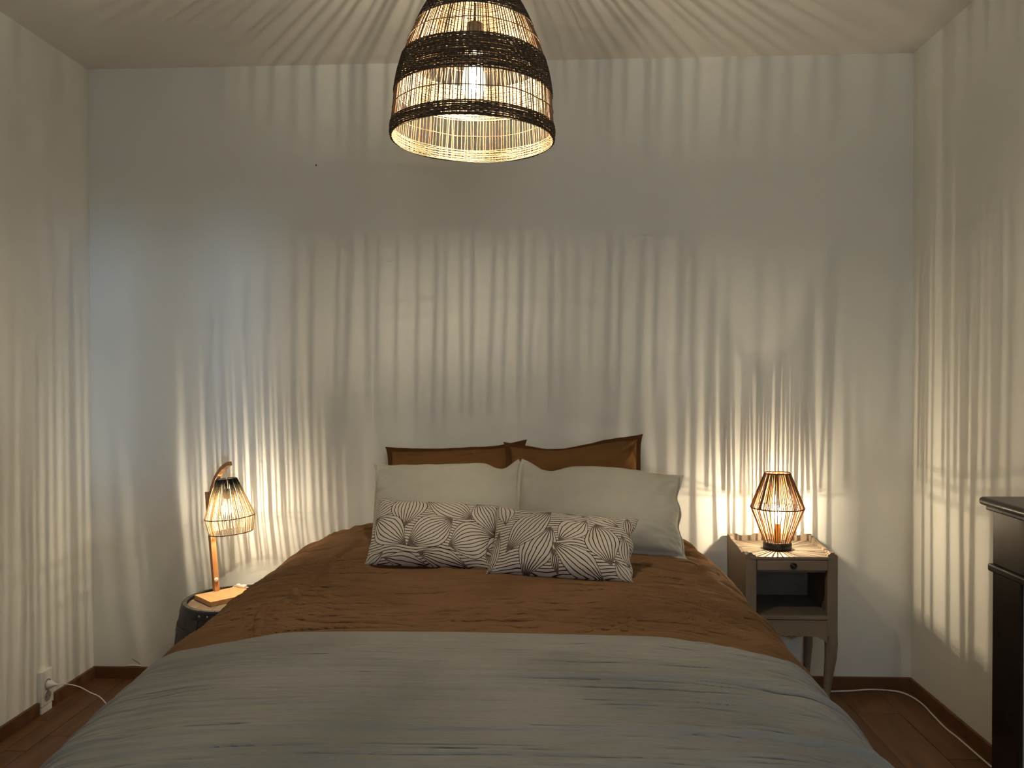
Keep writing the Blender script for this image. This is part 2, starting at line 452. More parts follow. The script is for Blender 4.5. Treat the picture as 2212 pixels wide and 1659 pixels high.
def cloth(name, y0, y1, lift, relief, mat, nx=300, ny=260, thick=.006, yfoot=-2.22, edge=None):
    vs, fs = [], []
    for j in range(ny+1):
        w = y0+(y1-y0)*j/ny
        for i in range(nx+1):
            s = -1+2*i/nx
            q, z = section(s)
            yy = w+(edge(s)*(1-j/ny)**3 if edge else 0)
            over = 0
            if yy < yfoot:
                e = yfoot-yy; R_ = .09
                if e < R_*PI/2: over = R_*(1-math.cos(e/R_)); yy2 = yfoot-R_*math.sin(e/R_)
                else: over = R_+(e-R_*PI/2); yy2 = yfoot-R_
            else: yy2 = yy
            xl, xr = smoothtab(XL, yy2, .05), smoothtab(XR, yy2, .05)
            xc = 1.84
            xh = (xc-xl) if s < 0 else (xr-xc)
            x = xc+math.copysign(q*xh/.985, s)
            z2 = max(z-over, .185)
            hgt, side = relief(x, yy2, z2, s)
            k = max(0, min(1, (abs(q)-.8)/.2)); k = k*k*(3-2*k)
            nxv, nzv = math.copysign(k, s), 1-k*.9
            ln = math.hypot(nxv, nzv)
            hgt += lift+k*side
            vs.append((x+nxv/ln*hgt, yy2-(.0 if over < .05 else hgt), z2+nzv/ln*hgt*(1 if z2 > .19 else 0)))
    for j in range(ny):
        for i in range(nx):
            a = j*(nx+1)+i
            fs.append((a, a+1, a+nx+2, a+nx+1))
    me = bpy.data.meshes.new(name); me.from_pydata(vs, [], fs); me.update()
    me.polygons.foreach_set('use_smooth', [True]*len(me.polygons))
    if me.polygons[len(me.polygons)//2].normal.z < 0: me.flip_normals()
    me.materials.append(mat)
    o = bpy.data.objects.new(name, me); COL.objects.link(o)
    md = o.modifiers.new('thickness', 'SOLIDIFY'); md.thickness = thick; md.offset = -1
    return o
N3 = noise.noise
def rid(v): return 1-abs(v)*2
CREASES = [((1.29, -.36), (1.255, -.75), .0045), ((1.255, -.75), (1.30, -1.19), .0045), ((1.30, -1.19), (1.245, -1.31), .0045), ((1.245, -1.31), (1.31, -1.52), .004),
           ((1.245, -1.31), (1.15, -1.36), .003), ((1.30, -1.19), (1.18, -1.22), .003), ((1.275, -1.28), (1.6, -1.24), .0025), ((1.30, -1.36), (1.75, -1.30), .0022),
           ((1.35, -1.12), (1.62, -1.16), .0025), ((2.25, -1.0), (2.24, -1.5), .002), ((2.24, -1.1), (2.52, -1.22), .003), ((2.25, -1.32), (2.6, -1.34), .003),
           ((2.5, -.75), (2.46, -1.15), .002), ((1.9, -1.28), (2.25, -1.34), .0018), ((1.75, -1.33), (1.95, -1.27), .002), ((2.02, -1.15), (2.06, -1.5), .0012)]
def crease_field(items):
    grid = {}
    for it in items:
        (ax, ay), (bx, by), am, wf, wb_ = it
        for k in range(int((min(ay, by)-.03)*50)-1, int((max(ay, by)+.03)*50)+1): grid.setdefault(k, []).append(it)
    def f(x, y):
        h = 0
        for (ax, ay), (bx, by), am, wf, wb_ in grid.get(int(y*50)-(1 if y < 0 else 0), ()):
            if x < min(ax, bx)-.02 or x > max(ax, bx)+.02: continue
            vx, vy = bx-ax, by-ay; t = ((x-ax)*vx+(y-ay)*vy)/(vx*vx+vy*vy)
            if t < -.02 or t > 1.02: continue
            t = max(0, min(1, t))
            bow = .012*math.sin(t*PI)*(1 if am > .004 else -1)
            d = y-(ay+vy*t)-bow
            w = wb_ if d > 0 else wf
            if abs(d) < 3*w: h = max(h, am*math.sin(PI*t)**.6*math.exp(-(d/w)**2))
        return h
    return f
rc = random.Random(11)
its = []
for k in range(150):
    side = rc.random()
    if side < .34: cxx = rc.uniform(1.06, 1.45); ln_ = rc.uniform(.10, .32)
    elif side < .78: cxx = rc.uniform(2.15, 2.62); ln_ = rc.uniform(.12, .38)
    else: cxx = rc.uniform(1.4, 2.2); ln_ = rc.uniform(.15, .6)
    cyy = rc.uniform(-1.5, -.12) if rc.random() < .45 else rc.uniform(-1.45, -1.02)
    sl = rc.uniform(-.16, .16)+(-.25 if cxx > 2.3 else (.18 if cxx < 1.3 else 0))*rc.random()
    its.append(((cxx-ln_/2, cyy-sl*ln_/2), (cxx+ln_/2, cyy+sl*ln_/2), rc.uniform(.004, .0115), rc.uniform(.003, .0055), rc.uniform(.005, .013)))
duvet_creases = crease_field(its)
its = []
for k in range(120):
    if k < 46: cxx = rc.uniform(1.1, 2.6); ln_ = rc.uniform(.5, 1.4)
    else: cxx = rc.choice((rc.uniform(1.05, 1.5), rc.uniform(2.1, 2.62), rc.uniform(2.1, 2.62))); ln_ = rc.uniform(.15, .45)
    cyy = rc.uniform(-2.15, -1.49); sl = rc.uniform(-.03, .03)+(-.26*rc.random() if cxx > 2.2 else 0)+(.06*rc.random() if cxx < 1.4 else 0)
    its.append(((cxx-ln_/2, cyy-sl*ln_/2), (cxx+ln_/2, cyy+sl*ln_/2), rc.uniform(.0025, .0068), rc.uniform(.0025, .0045), rc.uniform(.006, .014)))
throw_creases = crease_field(its)
def relief_duvet(x, y, z, s):
    e = max(0, (abs(s)-.35)/.65)
    h = .010*N3(Vector((x*1.6, y*1.9, 3)))
    h += .0065*N3(Vector((x*3+5, y*17+1.5*N3(Vector((x*4, y*2, 9))), 1)))
    h += (.0075+.010*e)*max(0, rid(N3(Vector((x*2.2+1, y*13+2.2*N3(Vector((x*3.5, y*2.5, 4))), 7))))-.55)*2.2
    h += duvet_creases(x, y)
    # strong gathers along the right edge
    if x > 2.3:
        k = min(1, (x-2.3)/.25)
        h += .019*k*(max(0, rid(N3(Vector((x*1.5-y*.9, y*9+x*5, 21))))-.35)*1.6-.55)
    for a, b, am in CREASES:
        if min(a[1], b[1])-.03 < y < max(a[1], b[1])+.03 and min(a[0], b[0])-.03 < x < max(a[0], b[0])+.03:
            h += 2.6*am*ridge(seg_d(x, y, a, b), .0048)
    if y < -1.43: h = h*max(.12, 1-(-1.43-y)/.04)-.004*min(1, (-1.43-y)/.04)
    return h, 0
duvet = cloth('duvet', -.015, -1.60, .004, relief_duvet, MT['duvet'], 400, 520, .012)
tag(duvet, 'crumpled brown cotton duvet cover over the pillow half of the bed', 'duvet')
FOLDS = [(-1.752, .012, .010), (-1.86, .006, .006), (-1.885, .005, .007), (-1.985, .007, .006), (-2.0, .012, .012), (-2.075, .006, .007), (-1.60, .004, .008), (-1.66, .0035, .006)]
def relief_throw(x, y, z, s):
    h = .008*N3(Vector((x*1.3, y*1.8, 13)))+.004
    wv = .018*N3(Vector((x*1.6, 0, 5)))+.010*N3(Vector((x*4, 0, 15)))
    yy = y+wv+.02*max(0, abs(s)-.5)**2*4
    for fy, am, wd in FOLDS:
        a = am*(.55+.6*N3(Vector((x*1.8, fy*9, 2))))
        d = yy-fy
        h += a*1.1*(ridge(d, wd) if d > 0 else ridge(d, wd*.35))
    h += throw_creases(x, yy)
    e = max(0, (s-.38)/.3) if s > 0 else max(0, (-s-.5)/.3)*.6
    e = min(1, e)
    h += .014*e*max(0, rid(N3(Vector((x*2.0, (y+.22*(x-2.3))*9 if s > 0 else y*9, 51))))-.5)*1.6
    return h, .014
def throw_edge(s):
    e = abs(s)
    return -.06*max(0, min(e, .7)-.28)**1.5*3.0 + .10*max(0, e-.72)**1.2*3.2 - (.012 if s > 0 else 0)*e + .012*math.sin(s*4+1)
throw = cloth('throw_blanket', -1.462, -2.70, .013, relief_throw, MT['throw'], 330, 560, .005, edge=throw_edge)
tag(throw, 'grey crinkled cotton throw spread over the foot half of the bed', 'blanket')

# ------------------------------------------------------------------ pillows and cushions
def pillow(name, bl, br, tr, tl, thick, mat, label, cat, group=None, flange=0, dips=(), pinch=(.01, .01, .012, .012), nx=110, ny=70, wr=.004, seed=0, size=None, sag=.25, flmat=None, right_wave=0, power=.42, arc=.5):
    bl, br, tr, tl = map(Vector, (bl, br, tr, tl))
    vs, uvs, fs = [], [], []
    ux = ((br-bl)+(tr-tl)).normalized(); uz = ((tl-bl)+(tr-br)).normalized()
    nrm = ux.cross(uz).normalized()          # faces the camera (-y)
    if nrm.y > 0: nrm = -nrm
    sz = size or ((br-bl).length, (tl-bl).length)
    org = (bl+br+tr+tl)/4
    def arcmap(length):      # share of cloth length used up where the cushion curves away at its edges
        n = 80; acc = [0]; prev = None
        for k in range(n+1):
            q = k/n*2-1; h = thick/2*max(0, 1-abs(q)**2.3)**power
            if prev is not None: acc.append(acc[-1]+math.hypot(length/n, h-prev))
            prev = h
        return lambda w: (lambda f: (acc[int(f)]+(acc[min(n, int(f)+1)]-acc[int(f)])*(f-int(f)))/acc[-1])(max(0, min(n, w*n)))
    au, av = arcmap(sz[0]*.9), arcmap(sz[1]*.75)
    for side in (1, -1):
        for j in range(ny+1):
            for i in range(nx+1):
                # denser sampling towards the edges
                a, b = i/nx, j/ny
                s = math.sin((a-.5)*PI)*.55+(2*a-1)*.45; t = math.sin((b-.5)*PI)*.55+(2*b-1)*.45
                u, v = (s+1)/2, (t+1)/2
                P = bl.lerp(br, u).lerp(tl.lerp(tr, u), v)
                kx = 1-s**6; ky = 1-t**6
                tt = max(0, t); tb = max(0, -t)
                dz = -pinch[0]*kx*tt**2 + pinch[1]*kx*tb**2
                for s0, wd, am in dips: dz -= am*ridge(s-s0, wd)*tt**3
                dx = pinch[2]*ky*max(0, -s)**3 - pinch[3]*ky*max(0, s)**3
                if right_wave: dx += right_wave*math.sin(t*9+1)*max(0, s)**6
                P = P+ux*dx+uz*dz
                fs_, ft = (1-flange/sz[0]*2), (1-flange/sz[1]*2)
                sb, tb2 = min(1, abs(s)/fs_), min(1, abs(t)/ft)
                th = ((1-sb**2.4)*(1-tb2**2.2))
                th = thick/2*(max(0, th)**power)*(1-sag*t)
                # creases running from the corners and edges
                edge = max(abs(s), abs(t))
                c1 = N3(Vector((s*2.5+seed, t*2.5, side+seed)))*wr*1.2
                ang = math.atan2(1-abs(t)+.15, 1-abs(s)+.15)
                c2 = wr*1.1*N3(Vector((ang*7+seed*3, edge*1.5, math.copysign(1, s)*2+math.copysign(1, t))))*ridge(1-edge, .42)
                c3 = wr*.5*rid(N3(Vector((s*3+seed, t*7, seed+4))))
                th2 = th+(c1+c2+c3)*min(1, th/(thick*.12))
                if side < 0: th2 = th2*.8
                fl = .0018+.0015*(1 if flange else 0)
                wavy = 0
                if flange and (abs(s) > fs_ or abs(t) > ft):
                    wavy = .006*N3(Vector((s*6, t*6, seed)))
                rim = i in (0, nx) or j in (0, ny)
                off = wavy + (0 if rim else side*(max(0, th2)+fl))
                vs.append(tuple(P+nrm*off)); uvs.append((u*sz[0], v*sz[1]) if flange else ((u*(1-arc)+au(u)*arc)*sz[0], (v*(1-arc)+av(v)*arc)*sz[1]))
    n1 = (nx+1)*(ny+1)
    for j in range(ny):
        for i in range(nx):
            a = j*(nx+1)+i
            fs.append((a, a+1, a+nx+2, a+nx+1)); fs.append((n1+a, n1+a+nx+1, n1+a+nx+2, n1+a+1))
    me = bpy.data.meshes.new(name); me.from_pydata([tuple(Vector(v)-org) for v in vs], [], fs)
    uvl = me.uv_layers.new(name='UVMap')
    for lp in me.loops: uvl.data[lp.index].uv = uvs[lp.vertex_index]
    bm = bmesh.new(); bm.from_mesh(me)
    bmesh.ops.remove_doubles(bm, verts=bm.verts, dist=1e-6)
    bmesh.ops.recalc_face_normals(bm, faces=bm.faces)
    bm.to_mesh(me); bm.free()
    me.polygons.foreach_set('use_smooth', [True]*len(me.polygons))
    me.materials.append(mat)
    if flmat:
        me.materials.append(flmat); uvl = me.uv_layers[0]
        for p_ in me.polygons:
            u_, v_ = uvl.data[p_.loop_start].uv
            if (u_ < flange or u_ > sz[0]-flange or v_ < flange or v_ > sz[1]-flange): p_.material_index = 1
    o = bpy.data.objects.new(name, me); COL.objects.link(o); o.location = org
    return tag(o, label, cat, group)
G1 = 'brown pillows against the wall'; G2 = 'cream pillows'; G3 = 'leaf print cushions'
pillow('pillow', (1.36, -.20, .71), (1.926, -.20, .71), (1.939, -.045, 1.070), (1.327, -.05, 1.038), .13, MT['brown_linen'],
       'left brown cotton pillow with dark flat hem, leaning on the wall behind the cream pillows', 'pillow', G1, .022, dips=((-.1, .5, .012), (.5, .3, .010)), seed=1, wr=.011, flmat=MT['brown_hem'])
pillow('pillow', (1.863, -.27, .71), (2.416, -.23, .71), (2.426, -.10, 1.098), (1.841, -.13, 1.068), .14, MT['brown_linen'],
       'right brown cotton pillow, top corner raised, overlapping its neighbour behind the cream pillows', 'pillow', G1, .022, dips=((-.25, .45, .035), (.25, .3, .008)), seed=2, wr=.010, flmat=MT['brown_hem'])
pillow('pillow', (1.361, -.53, .700), (1.935, -.55, .695), (1.912, -.33, 1.021), (1.338, -.33, .996), .17, MT['white_linen'],
       'left cream linen pillow with one upright corner ear, behind the leaf print cushion', 'pillow', G2, .010, dips=((.76, .16, .040), (.2, .5, .006)), seed=3, pinch=(.01, .01, .012, -.016), wr=.005)
pillow('pillow', (1.915, -.58, .695), (2.532, -.60, .685), (2.555, -.36, .958), (1.926, -.37, 1.024), .19, MT['white_linen'],
       'right cream linen pillow, the larger one, its lower right corner creased on the duvet', 'pillow', G2, .012, dips=((-.64, .2, .050), (.2, .4, -.010)), seed=4, wr=.006, pinch=(.008, .01, -.014, .028), right_wave=.006)
LEAF_L = [(-0.0232, 0.1824, 0.1164, 0.3008, 0.0397, 4), (0.1513, 0.1409, 0.1452, 0.3286, 0.0729, 5), (0.2007, 0.3077, 0.4052, 0.1956, 0.0609, 5), (0.504, 0.1502, 0.414, 0.3012, 0.057, 5), (0.1717, 0.0712, 0.0112, 0.1898, 0.0623, 5), (0.1736, 0.0685, 0.3329, 0.1899, 0.0702, 6), (0.5019, 0.1473, 0.327, 0.0726, 0.0755, 6), (0.2117, 0.046, 0.3965, 0.0004, 0.0397, 4), (0.0806, 0.0257, 0.2457, -0.0016, 0.0331, 4), (0.0818, 0.0447, -0.0028, -0.0055, 0.0291, 3), (0.4665, 0.0732, 0.5414, 0.1496, 0.0318, 4), (0.4663, 0.0676, 0.5079, 0.0004, 0.0185, 3)]
LEAF_R = [(0.0474, 0.1901, 0.0255, 0.3219, 0.0344, 4), (0.2918, 0.2676, 0.152, 0.3165, 0.0184, 3), (0.135, -0.015, 0.2106, 0.1867, 0.0589, 5), (0.0669, 0.0724, 0.1985, 0.2825, 0.0552, 6), (0.2396, 0.1224, 0.3195, 0.2385, 0.0503, 5), (0.2926, 0.2725, 0.4368, 0.2238, 0.0307, 5), (0.4208, 0.0466, 0.3525, 0.2196, 0.0589, 6), (0.2209, 0.1189, 0.3924, -0.0111, 0.0467, 5), (0.0284, 0.1721, 0.0166, -0.0111, 0.0209, 5), (0.4492, 0.1897, 0.485, 0.0597, 0.0246, 4), (0.4305, 0.0734, 0.4979, -0.0099, 0.0295, 4), (0.4526, 0.2916, 0.4894, 0.186, 0.0184, 4), (0.2227, 0.103, 0.2463, -0.0004, 0.0123, 3)]
GROUND, INK = (.55, .505, .435), (.040, .010, .009)
MT['leaf_l'] = leaf_print('leaf_print_cloth', LEAF_L, GROUND, INK)
MT['leaf_r'] = leaf_print('leaf_print_cloth_turned', LEAF_R, GROUND, INK)
pillow('cushion', (1.400, -.77, .700), (1.85, -.825, .698), (1.853, -.66, .890), (1.419, -.61, .902), .115, MT['leaf_l'],
       'left leaf print cushion, cream with maroon veined leaves, its corner tucked behind the other', 'cushion', G3, 0, pinch=(.004, .008, .008, .006), seed=5, power=.55, size=(.5, .3), wr=.003, sag=.3, dips=((-.88, .1, -.004),))
pillow('cushion', (1.822, -.885, .702), (2.300, -.965, .698), (2.331, -.79, .868), (1.854, -.715, .893), .115, MT['leaf_r'],
       'right leaf print cushion, cream with maroon leaves, lying nearest the foot of the bed', 'cushion', G3, 0, pinch=(.008, .008, .010, .020), seed=6, power=.55, size=(.5, .3), wr=.0035, sag=.3, right_wave=.005)

# ------------------------------------------------------------------ nightstand
ns = thing('nightstand', 'taupe painted bedside cabinet with open niche, drawer and curved legs', 'nightstand', (2.968, -.18, 0))
NX0, NX1, NYF, NYB = 2.793, 3.146, -.33, -.03
mt = MT['taupe']
def post_prof(xa, xb, top):  # little scalloped post head on a stile
    w = xb-xa
    return [(xa, .33), (xb, .33), (xb, top-.014), (xb-w*.12, top-.008), (xb-w*.3, top-.006), (xb-w*.38, top), (xa+w*.30, top), (xa+w*.2, top-.005), (xa+w*.05, top-.008), (xa, top-.016)]
MB().prism(post_prof(NX0, NX0+.042, .654), NYF, NYF+.03).build('stile', mt, ns, bevel=.002)
MB().prism(post_prof(NX1-.040, NX1, .656), NYF, NYF+.03).build('stile', mt, ns, bevel=.002)
# side panels with a scalloped gallery edge
def gal(y0, y1, z0, flip=False):
    pts = [(y0, .33), (y1, .33), (y1, .664), (y1-.03, .664), (y1-.045, .656), (y1-.10, .652), (y1-.16, .650), (y1-.20, .644), (y0+.04, .640), (y0+.015, .650), (y0, .650)]
    return pts
MB().prism(gal(NYF+.03, NYB, 0), NX0+.002, NX0+.016, 'x').build('side_panel', mt, ns, bevel=.0015)
MB().prism(gal(NYF+.03, NYB, 0), NX1-.016, NX1-.002, 'x').build('side_panel', mt, ns, bevel=.0015)
bp = [(NX0, .33), (NX1, .33), (NX1, .666), (NX1-.04, .666), (NX1-.052, .660), (NX1-.10, .660), (NX1-.115, .668), (NX0+.115, .668), (NX0+.10, .660), (NX0+.052, .660), (NX0+.04, .666), (NX0, .666)]
MB().prism(bp, NYB, NYB+.012).build('back_panel', mt, ns, bevel=.0015)
MB().box(NX0+.016, NYF-.004, .628, NX1-.016, NYB, .640).build('tabletop', mt, ns, bevel=.003)
dr = MB().box(NX0+.044, NYF-.006, .588, NX1-.042, NYF+.02, .626).build('drawer', mt, ns, bevel=.002)
kb = MB().lathe(0, 0, [(.0001, .014), (.004, .014), (.005, .010), (.008, .010), (.0095, .013), (.0125, .010), (.0135, .004), (.006, .0), (.0001, 0)], 24)
k_o = kb.build('knob', MT['bronze'], None, smooth=True); k_o.parent = dr
k_o.rotation_euler = (PI/2, 0, 0); k_o.location = (2.974, NYF-.006, .606)
MB().box(NX0+.016, NYF+.012, .398, NX1-.016, NYB, .408).build('niche_shelf', MT['niche'], ns, bevel=.001)
MB().box(NX0+.016, NYF+.02, .574, NX1-.016, NYB, .584).build('niche_top', MT['niche'], ns)
MB().box(NX0+.017, NYF+.03, .409, NX0+.020, NYB-.001, .573).build('niche_side', MT['niche'], ns)
MB().box(NX1-.020, NYF+.03, .409, NX1-.017, NYB-.001, .573).build('niche_side', MT['niche'], ns)
MB().box(NX0+.020, NYB-.006, .409, NX1-.020, NYB-.001, .573).build('niche_back', MT['niche'], ns)
MB().box(NX0+.042, NYF-.004, .396, NX1-.040, NYF+.012, .410).box(NX0+.042, NYF-.002, .386, NX1-.040, NYF+.012, .393).build('niche_moulding', mt, ns, bevel=.0015)
ap = [(NX0+.042, .386), (NX0+.042, .30), (NX0+.055, .318), (NX0+.08, .328), (NX0+.12, .330), (2.945, .327), (2.969, .318), (2.993, .327), (NX1-.12, .330), (NX1-.08, .328), (NX1-.055, .318), (NX1-.040, .30), (NX1-.040, .386)]
apn = MB().prism(ap, NYF, NYF+.018).build('apron', mt, ns, bevel=.0015)
cv = MB()
for sx in (-1, 1):
    cv.tube(smooth_path([(2.969, NYF-.001, .328), (2.969+sx*.010, NYF-.002, .336), (2.969+sx*.020, NYF-.001, .331), (2.969+sx*.034, NYF-.001, .337)], 4), .0018, 6)
cv.build('carving', mt, apn, smooth=True)
for sx, X_ in ((-1, NX0), (1, NX1)):
    def lx(z, off, h): return (X_-sx*(h-off), NYF+.022-off*.5, z, h, h*.9)
    MB().loft([lx(.40, 0, .020), lx(.355, .003, .022), lx(.30, .005, .023), (X_-sx*.020, NYF+.020, .24, .021, .019), (X_-sx*.027, NYF+.024, .17, .0165, .0155), (X_-sx*.033, NYF+.027, .10, .0135, .013), (X_-sx*.035, NYF+.026, .05, .0125, .012), (X_-sx*.031, NYF+.020, .015, .015, .016), (X_-sx*.028, NYF+.018, 0, .017, .018)]).build('leg', mt, ns, smooth=True, angle=.9)
    MB().loft([(X_-sx*.019, NYB-.019, .36, .019, .018), (X_-sx*.021, NYB-.019, .20, .017, .016), (X_-sx*.026, NYB-.017, .10, .0125, .012), (X_-sx*.027, NYB-.014, 0, .013, .013)]).build('leg', mt, ns, smooth=True, angle=.9)

# ------------------------------------------------------------------ lamps
def lamp_light(name, parent, base, pts, power, color, radius):
    for p in pts:
        l = bpy.data.lights.new(name, 'POINT'); l.energy = power/len(pts); l.color = color; l.shadow_soft_size = radius
        o = bpy.data.objects.new(name, l); COL.objects.link(o); o.parent = parent; o.location = Vector(p)-Vector(base)
def bulb(parent, base, cx, cy, z0, sgn, rmax, length, fil=.03, mat=None):
    """glass bulb growing from its neck at z0 upwards (sgn 1) or downwards (-1)"""
    prof = [(.006, 0), (.010, .05), (.016, .2), (.021, .38)]
    prof = [(rmax*a, length*b) for a, b in ((.32, 0), (.42, .10), (.70, .28), (.95, .48), (1, .62), (.93, .78), (.70, .91), (.36, .98), (.01, 1))]
    b_ = MB().lathe(cx, cy, [(r, z0+sgn*z) for r, z in prof], 28).build('bulb', MT['bulb_glass'], parent, smooth=True)
    f = MB()
    for k in range(4):
        a = k*PI/2+.4; q = rmax*.32
        f.tube([(cx+q*.7*math.cos(a), cy+q*.7*math.sin(a), z0+sgn*(length*.62-fil/2)), (cx+q*math.cos(a), cy+q*math.sin(a), z0+sgn*(length*.62+fil/2))], .0011, 6)
    fo = f.build('filament', MT['filament'], None); fo.parent = b_
    return z0+sgn*length*.62
# rope lamp on the nightstand
RB = (2.955, -.19, .640)
rl = thing('table_lamp', 'diamond shaped rope table lamp on a black disc base, lit on the nightstand', 'lamp', RB)
cx, cy = RB[0], RB[1]
MB().lathe(cx, cy, [(.054, .640), (.056, .643), (.056, .664), (.054, .667), (.0001, .667)], 48).build('base', MT['black'], rl, smooth=True, angle=.6)
MB().lathe(cx, cy, [(.014, .667), (.014, .72), (.011, .722), (.011, .742), (.0001, .742)], 24).build('bulb_holder', MT['brass'], rl, smooth=True, angle=.6)
zf = bulb(rl, RB, cx, cy, .742, 1, .020, .075, .028)
lamp_light('rope_lamp_light', rl, RB, [(cx, cy, zf-.012), (cx, cy, zf-.001), (cx, cy, zf+.011)], ROPE_W, (1, .84, .60), .0013)
ZL, ZM, ZT, RL, RM, RT_ = .668, .808, .946, .050, .104, .050
rp = MB(); rpd = MB()
for k in range(44):
    a = 2*PI*k/44+random.uniform(-.045, .045); a2 = a+random.uniform(-.05, .05)
    r_ = random.uniform(.0016, .0024)
    lo = (cx+RL*math.cos(a2), cy+RL*math.sin(a2), ZL); mi = (cx+RM*math.cos(a), cy+RM*math.sin(a), ZM)
    a3 = a+random.uniform(-.05, .05); hi = (cx+RT_*math.cos(a3), cy+RT_*math.sin(a3), ZT)
    tgt = rp if k % 3 else rpd
    mid1 = tuple((p+q)/2+random.uniform(-.0008, .0008) for p, q in zip(lo, mi))
    tgt.tube([lo, mid1, mi], r_, 6, caps=False)
    for e in ((0, 1) if k % 5 else (0, 1, 2)):     # doubled ropes on the upper half
        a4 = a3+.055*e; a5 = a+.07*e
        p0 = (cx+RM*math.cos(a5), cy+RM*math.sin(a5), ZM); p1 = (cx+RT_*math.cos(a4), cy+RT_*math.sin(a4), ZT)
        (rp if (k+e) % 3 else rpd).tube([p0, tuple((p+q)/2+random.uniform(-.0008, .0008) for p, q in zip(p0, p1)), p1], r_*.9, 6, caps=False)
stuff(rp.build('rope_strands', MT['jute'], rl, smooth=True)); stuff(rpd.build('dark_rope_strands', MT['jute_dark'], rl, smooth=True))
for z, r in ((ZL, RL), (ZM, RM), (ZT, RT_)):
    MB().ring(cx, cy, z, r, .0026, 64, 8, 0, .0006).build('ring', MT['ring_rope'], rl, smooth=True)
# wooden hanging-shade lamp on the barrel
WB = (.70, -.235, .427)
wl = thing('table_lamp', 'wooden post lamp with hanging dip dyed string shade, lit on the barrel', 'lamp', WB)
bb = MB().box(-.074, -.098, 0, .074, .098, .020).build('base_board', MT['board'], None, bevel=.002)
bb.parent = wl; bb.rotation_euler = (0, 0, math.radians(-42)); bb.location = (-.002, .004, 0)
def bar(pts, hw, hd, dirv):   # rectangular bar swept along points
    m = MB(); d = Vector(dirv).normalized(); secs = []
    P = [Vector(p) for p in pts]
    for i, p in enumerate(P):
        t = (P[min(i+1, len(P)-1)]-P[max(i-1, 0)]).normalized(); n = t.cross(d).normalized()
        w_ = hw[i] if isinstance(hw, list) else hw
        m.v += [tuple(p+d*hd+n*w_), tuple(p-d*hd+n*w_), tuple(p-d*hd-n*w_), tuple(p+d*hd-n*w_)]
    for i in range(len(P)-1):
        for k in range(4): m.f.append((i*4+k, i*4+(k+1) % 4, i*4+4+(k+1) % 4, i*4+4+k))
    q = (len(P)-1)*4
    m.f += [(3, 2, 1, 0), (q, q+1, q+2, q+3)]
    return m
pdir = (.669, .743, 0)
post = bar([(.641, -.190, .447), (.630, -.191, .60), (.620, -.193, .75), (.613, -.195, .862)], .0115, .011, pdir).build('post', MT['acacia'], wl, bevel=.0015)
MB().lathe(0, 0, [(.0001, .005), (.007, .005), (.009, .003), (.009, 0)], 20).build('dimmer_knob', MT['white_plastic'], None, smooth=True)
dk = bpy.data.objects['dimmer_knob']; dk.parent = post; dk.rotation_euler = (PI/2, 0, math.radians(48)); dk.location = (.6465, -.203, .497)
arm = bar(smooth_path([(.619, -.200, .79), (.632, -.210, .845), (.662, -.232, .918), (.700, -.256, .966), (.737, -.275, .990)], 5), .0085, .010, pdir).build('arm', MT['acacia'], wl, bevel=.0015)
sx_, sy_ = .718, -.262
MB().tube([(sx_, sy_, .975), (sx_, sy_, .935), (sx_, sy_, .88)], .0022, 8).build('flex', MT['cloth_cord'], wl, smooth=True)
MB().lathe(sx_, sy_, [(.006, .885), (.013, .880), (.0135, .845), (.0001, .845)], 24).build('bulb_holder', MT['black'], wl, smooth=True, angle=.7)
zf2 = bulb(wl, WB, sx_, sy_, .845, -1, .022, .070, .028)
lamp_light('string_lamp_light', wl, WB, [(sx_, sy_, zf2-.012), (sx_, sy_, zf2), (sx_, sy_, zf2+.012)], WOOD_W, (1, .86, .65), .0019)
sh = MB()
zt, zm, zb, rt_, rm_, rb_ = .925, .771, .708, .039, .0975, .0855
def tiltp(p):   # the shade hangs a little askew, right side up
    th = math.radians(-4.5); x_, y_, z_ = p[0]-sx_, p[1]-sy_, p[2]-.93
    return (sx_+x_*math.cos(th)+z_*math.sin(th), y_+sy_, .93-x_*math.sin(th)+z_*math.cos(th))
NS = 104
for k in range(NS):
    a = 2*PI*k/NS+random.uniform(-.022, .022); b_ = a+random.uniform(-.03, .03)
    r_ = random.uniform(.0011, .0019)
    P0, P1, P2 = [tiltp(q) for q in ((sx_+rt_*math.cos(b_), sy_+rt_*math.sin(b_), zt), (sx_+rm_*math.cos(a), sy_+rm_*math.sin(a), zm), (sx_+rb_*math.cos(b_), sy_+rb_*math.sin(b_), zb))]
    sh.tube([P0, P1], r_*1.05, 6, caps=False); sh.tube([P1, P2], r_, 6, caps=False)
stuff(sh.build('string_shade', MT['string'], wl, smooth=True)).location = -Vector(WB)
for z, r, m_, tr_ in ((zt, rt_, 'black', .0022), (zm, rm_, 'ring_rope', .0020), (zb, rb_, 'ring_rope', .0020)):
    pts = [tiltp((sx_+r*math.cos(2*PI*i/64), sy_+r*math.sin(2*PI*i/64), z)) for i in range(64)]
    MB().tube(pts, tr_, 6, closed=True).build('ring', MT[m_], wl, smooth=True)
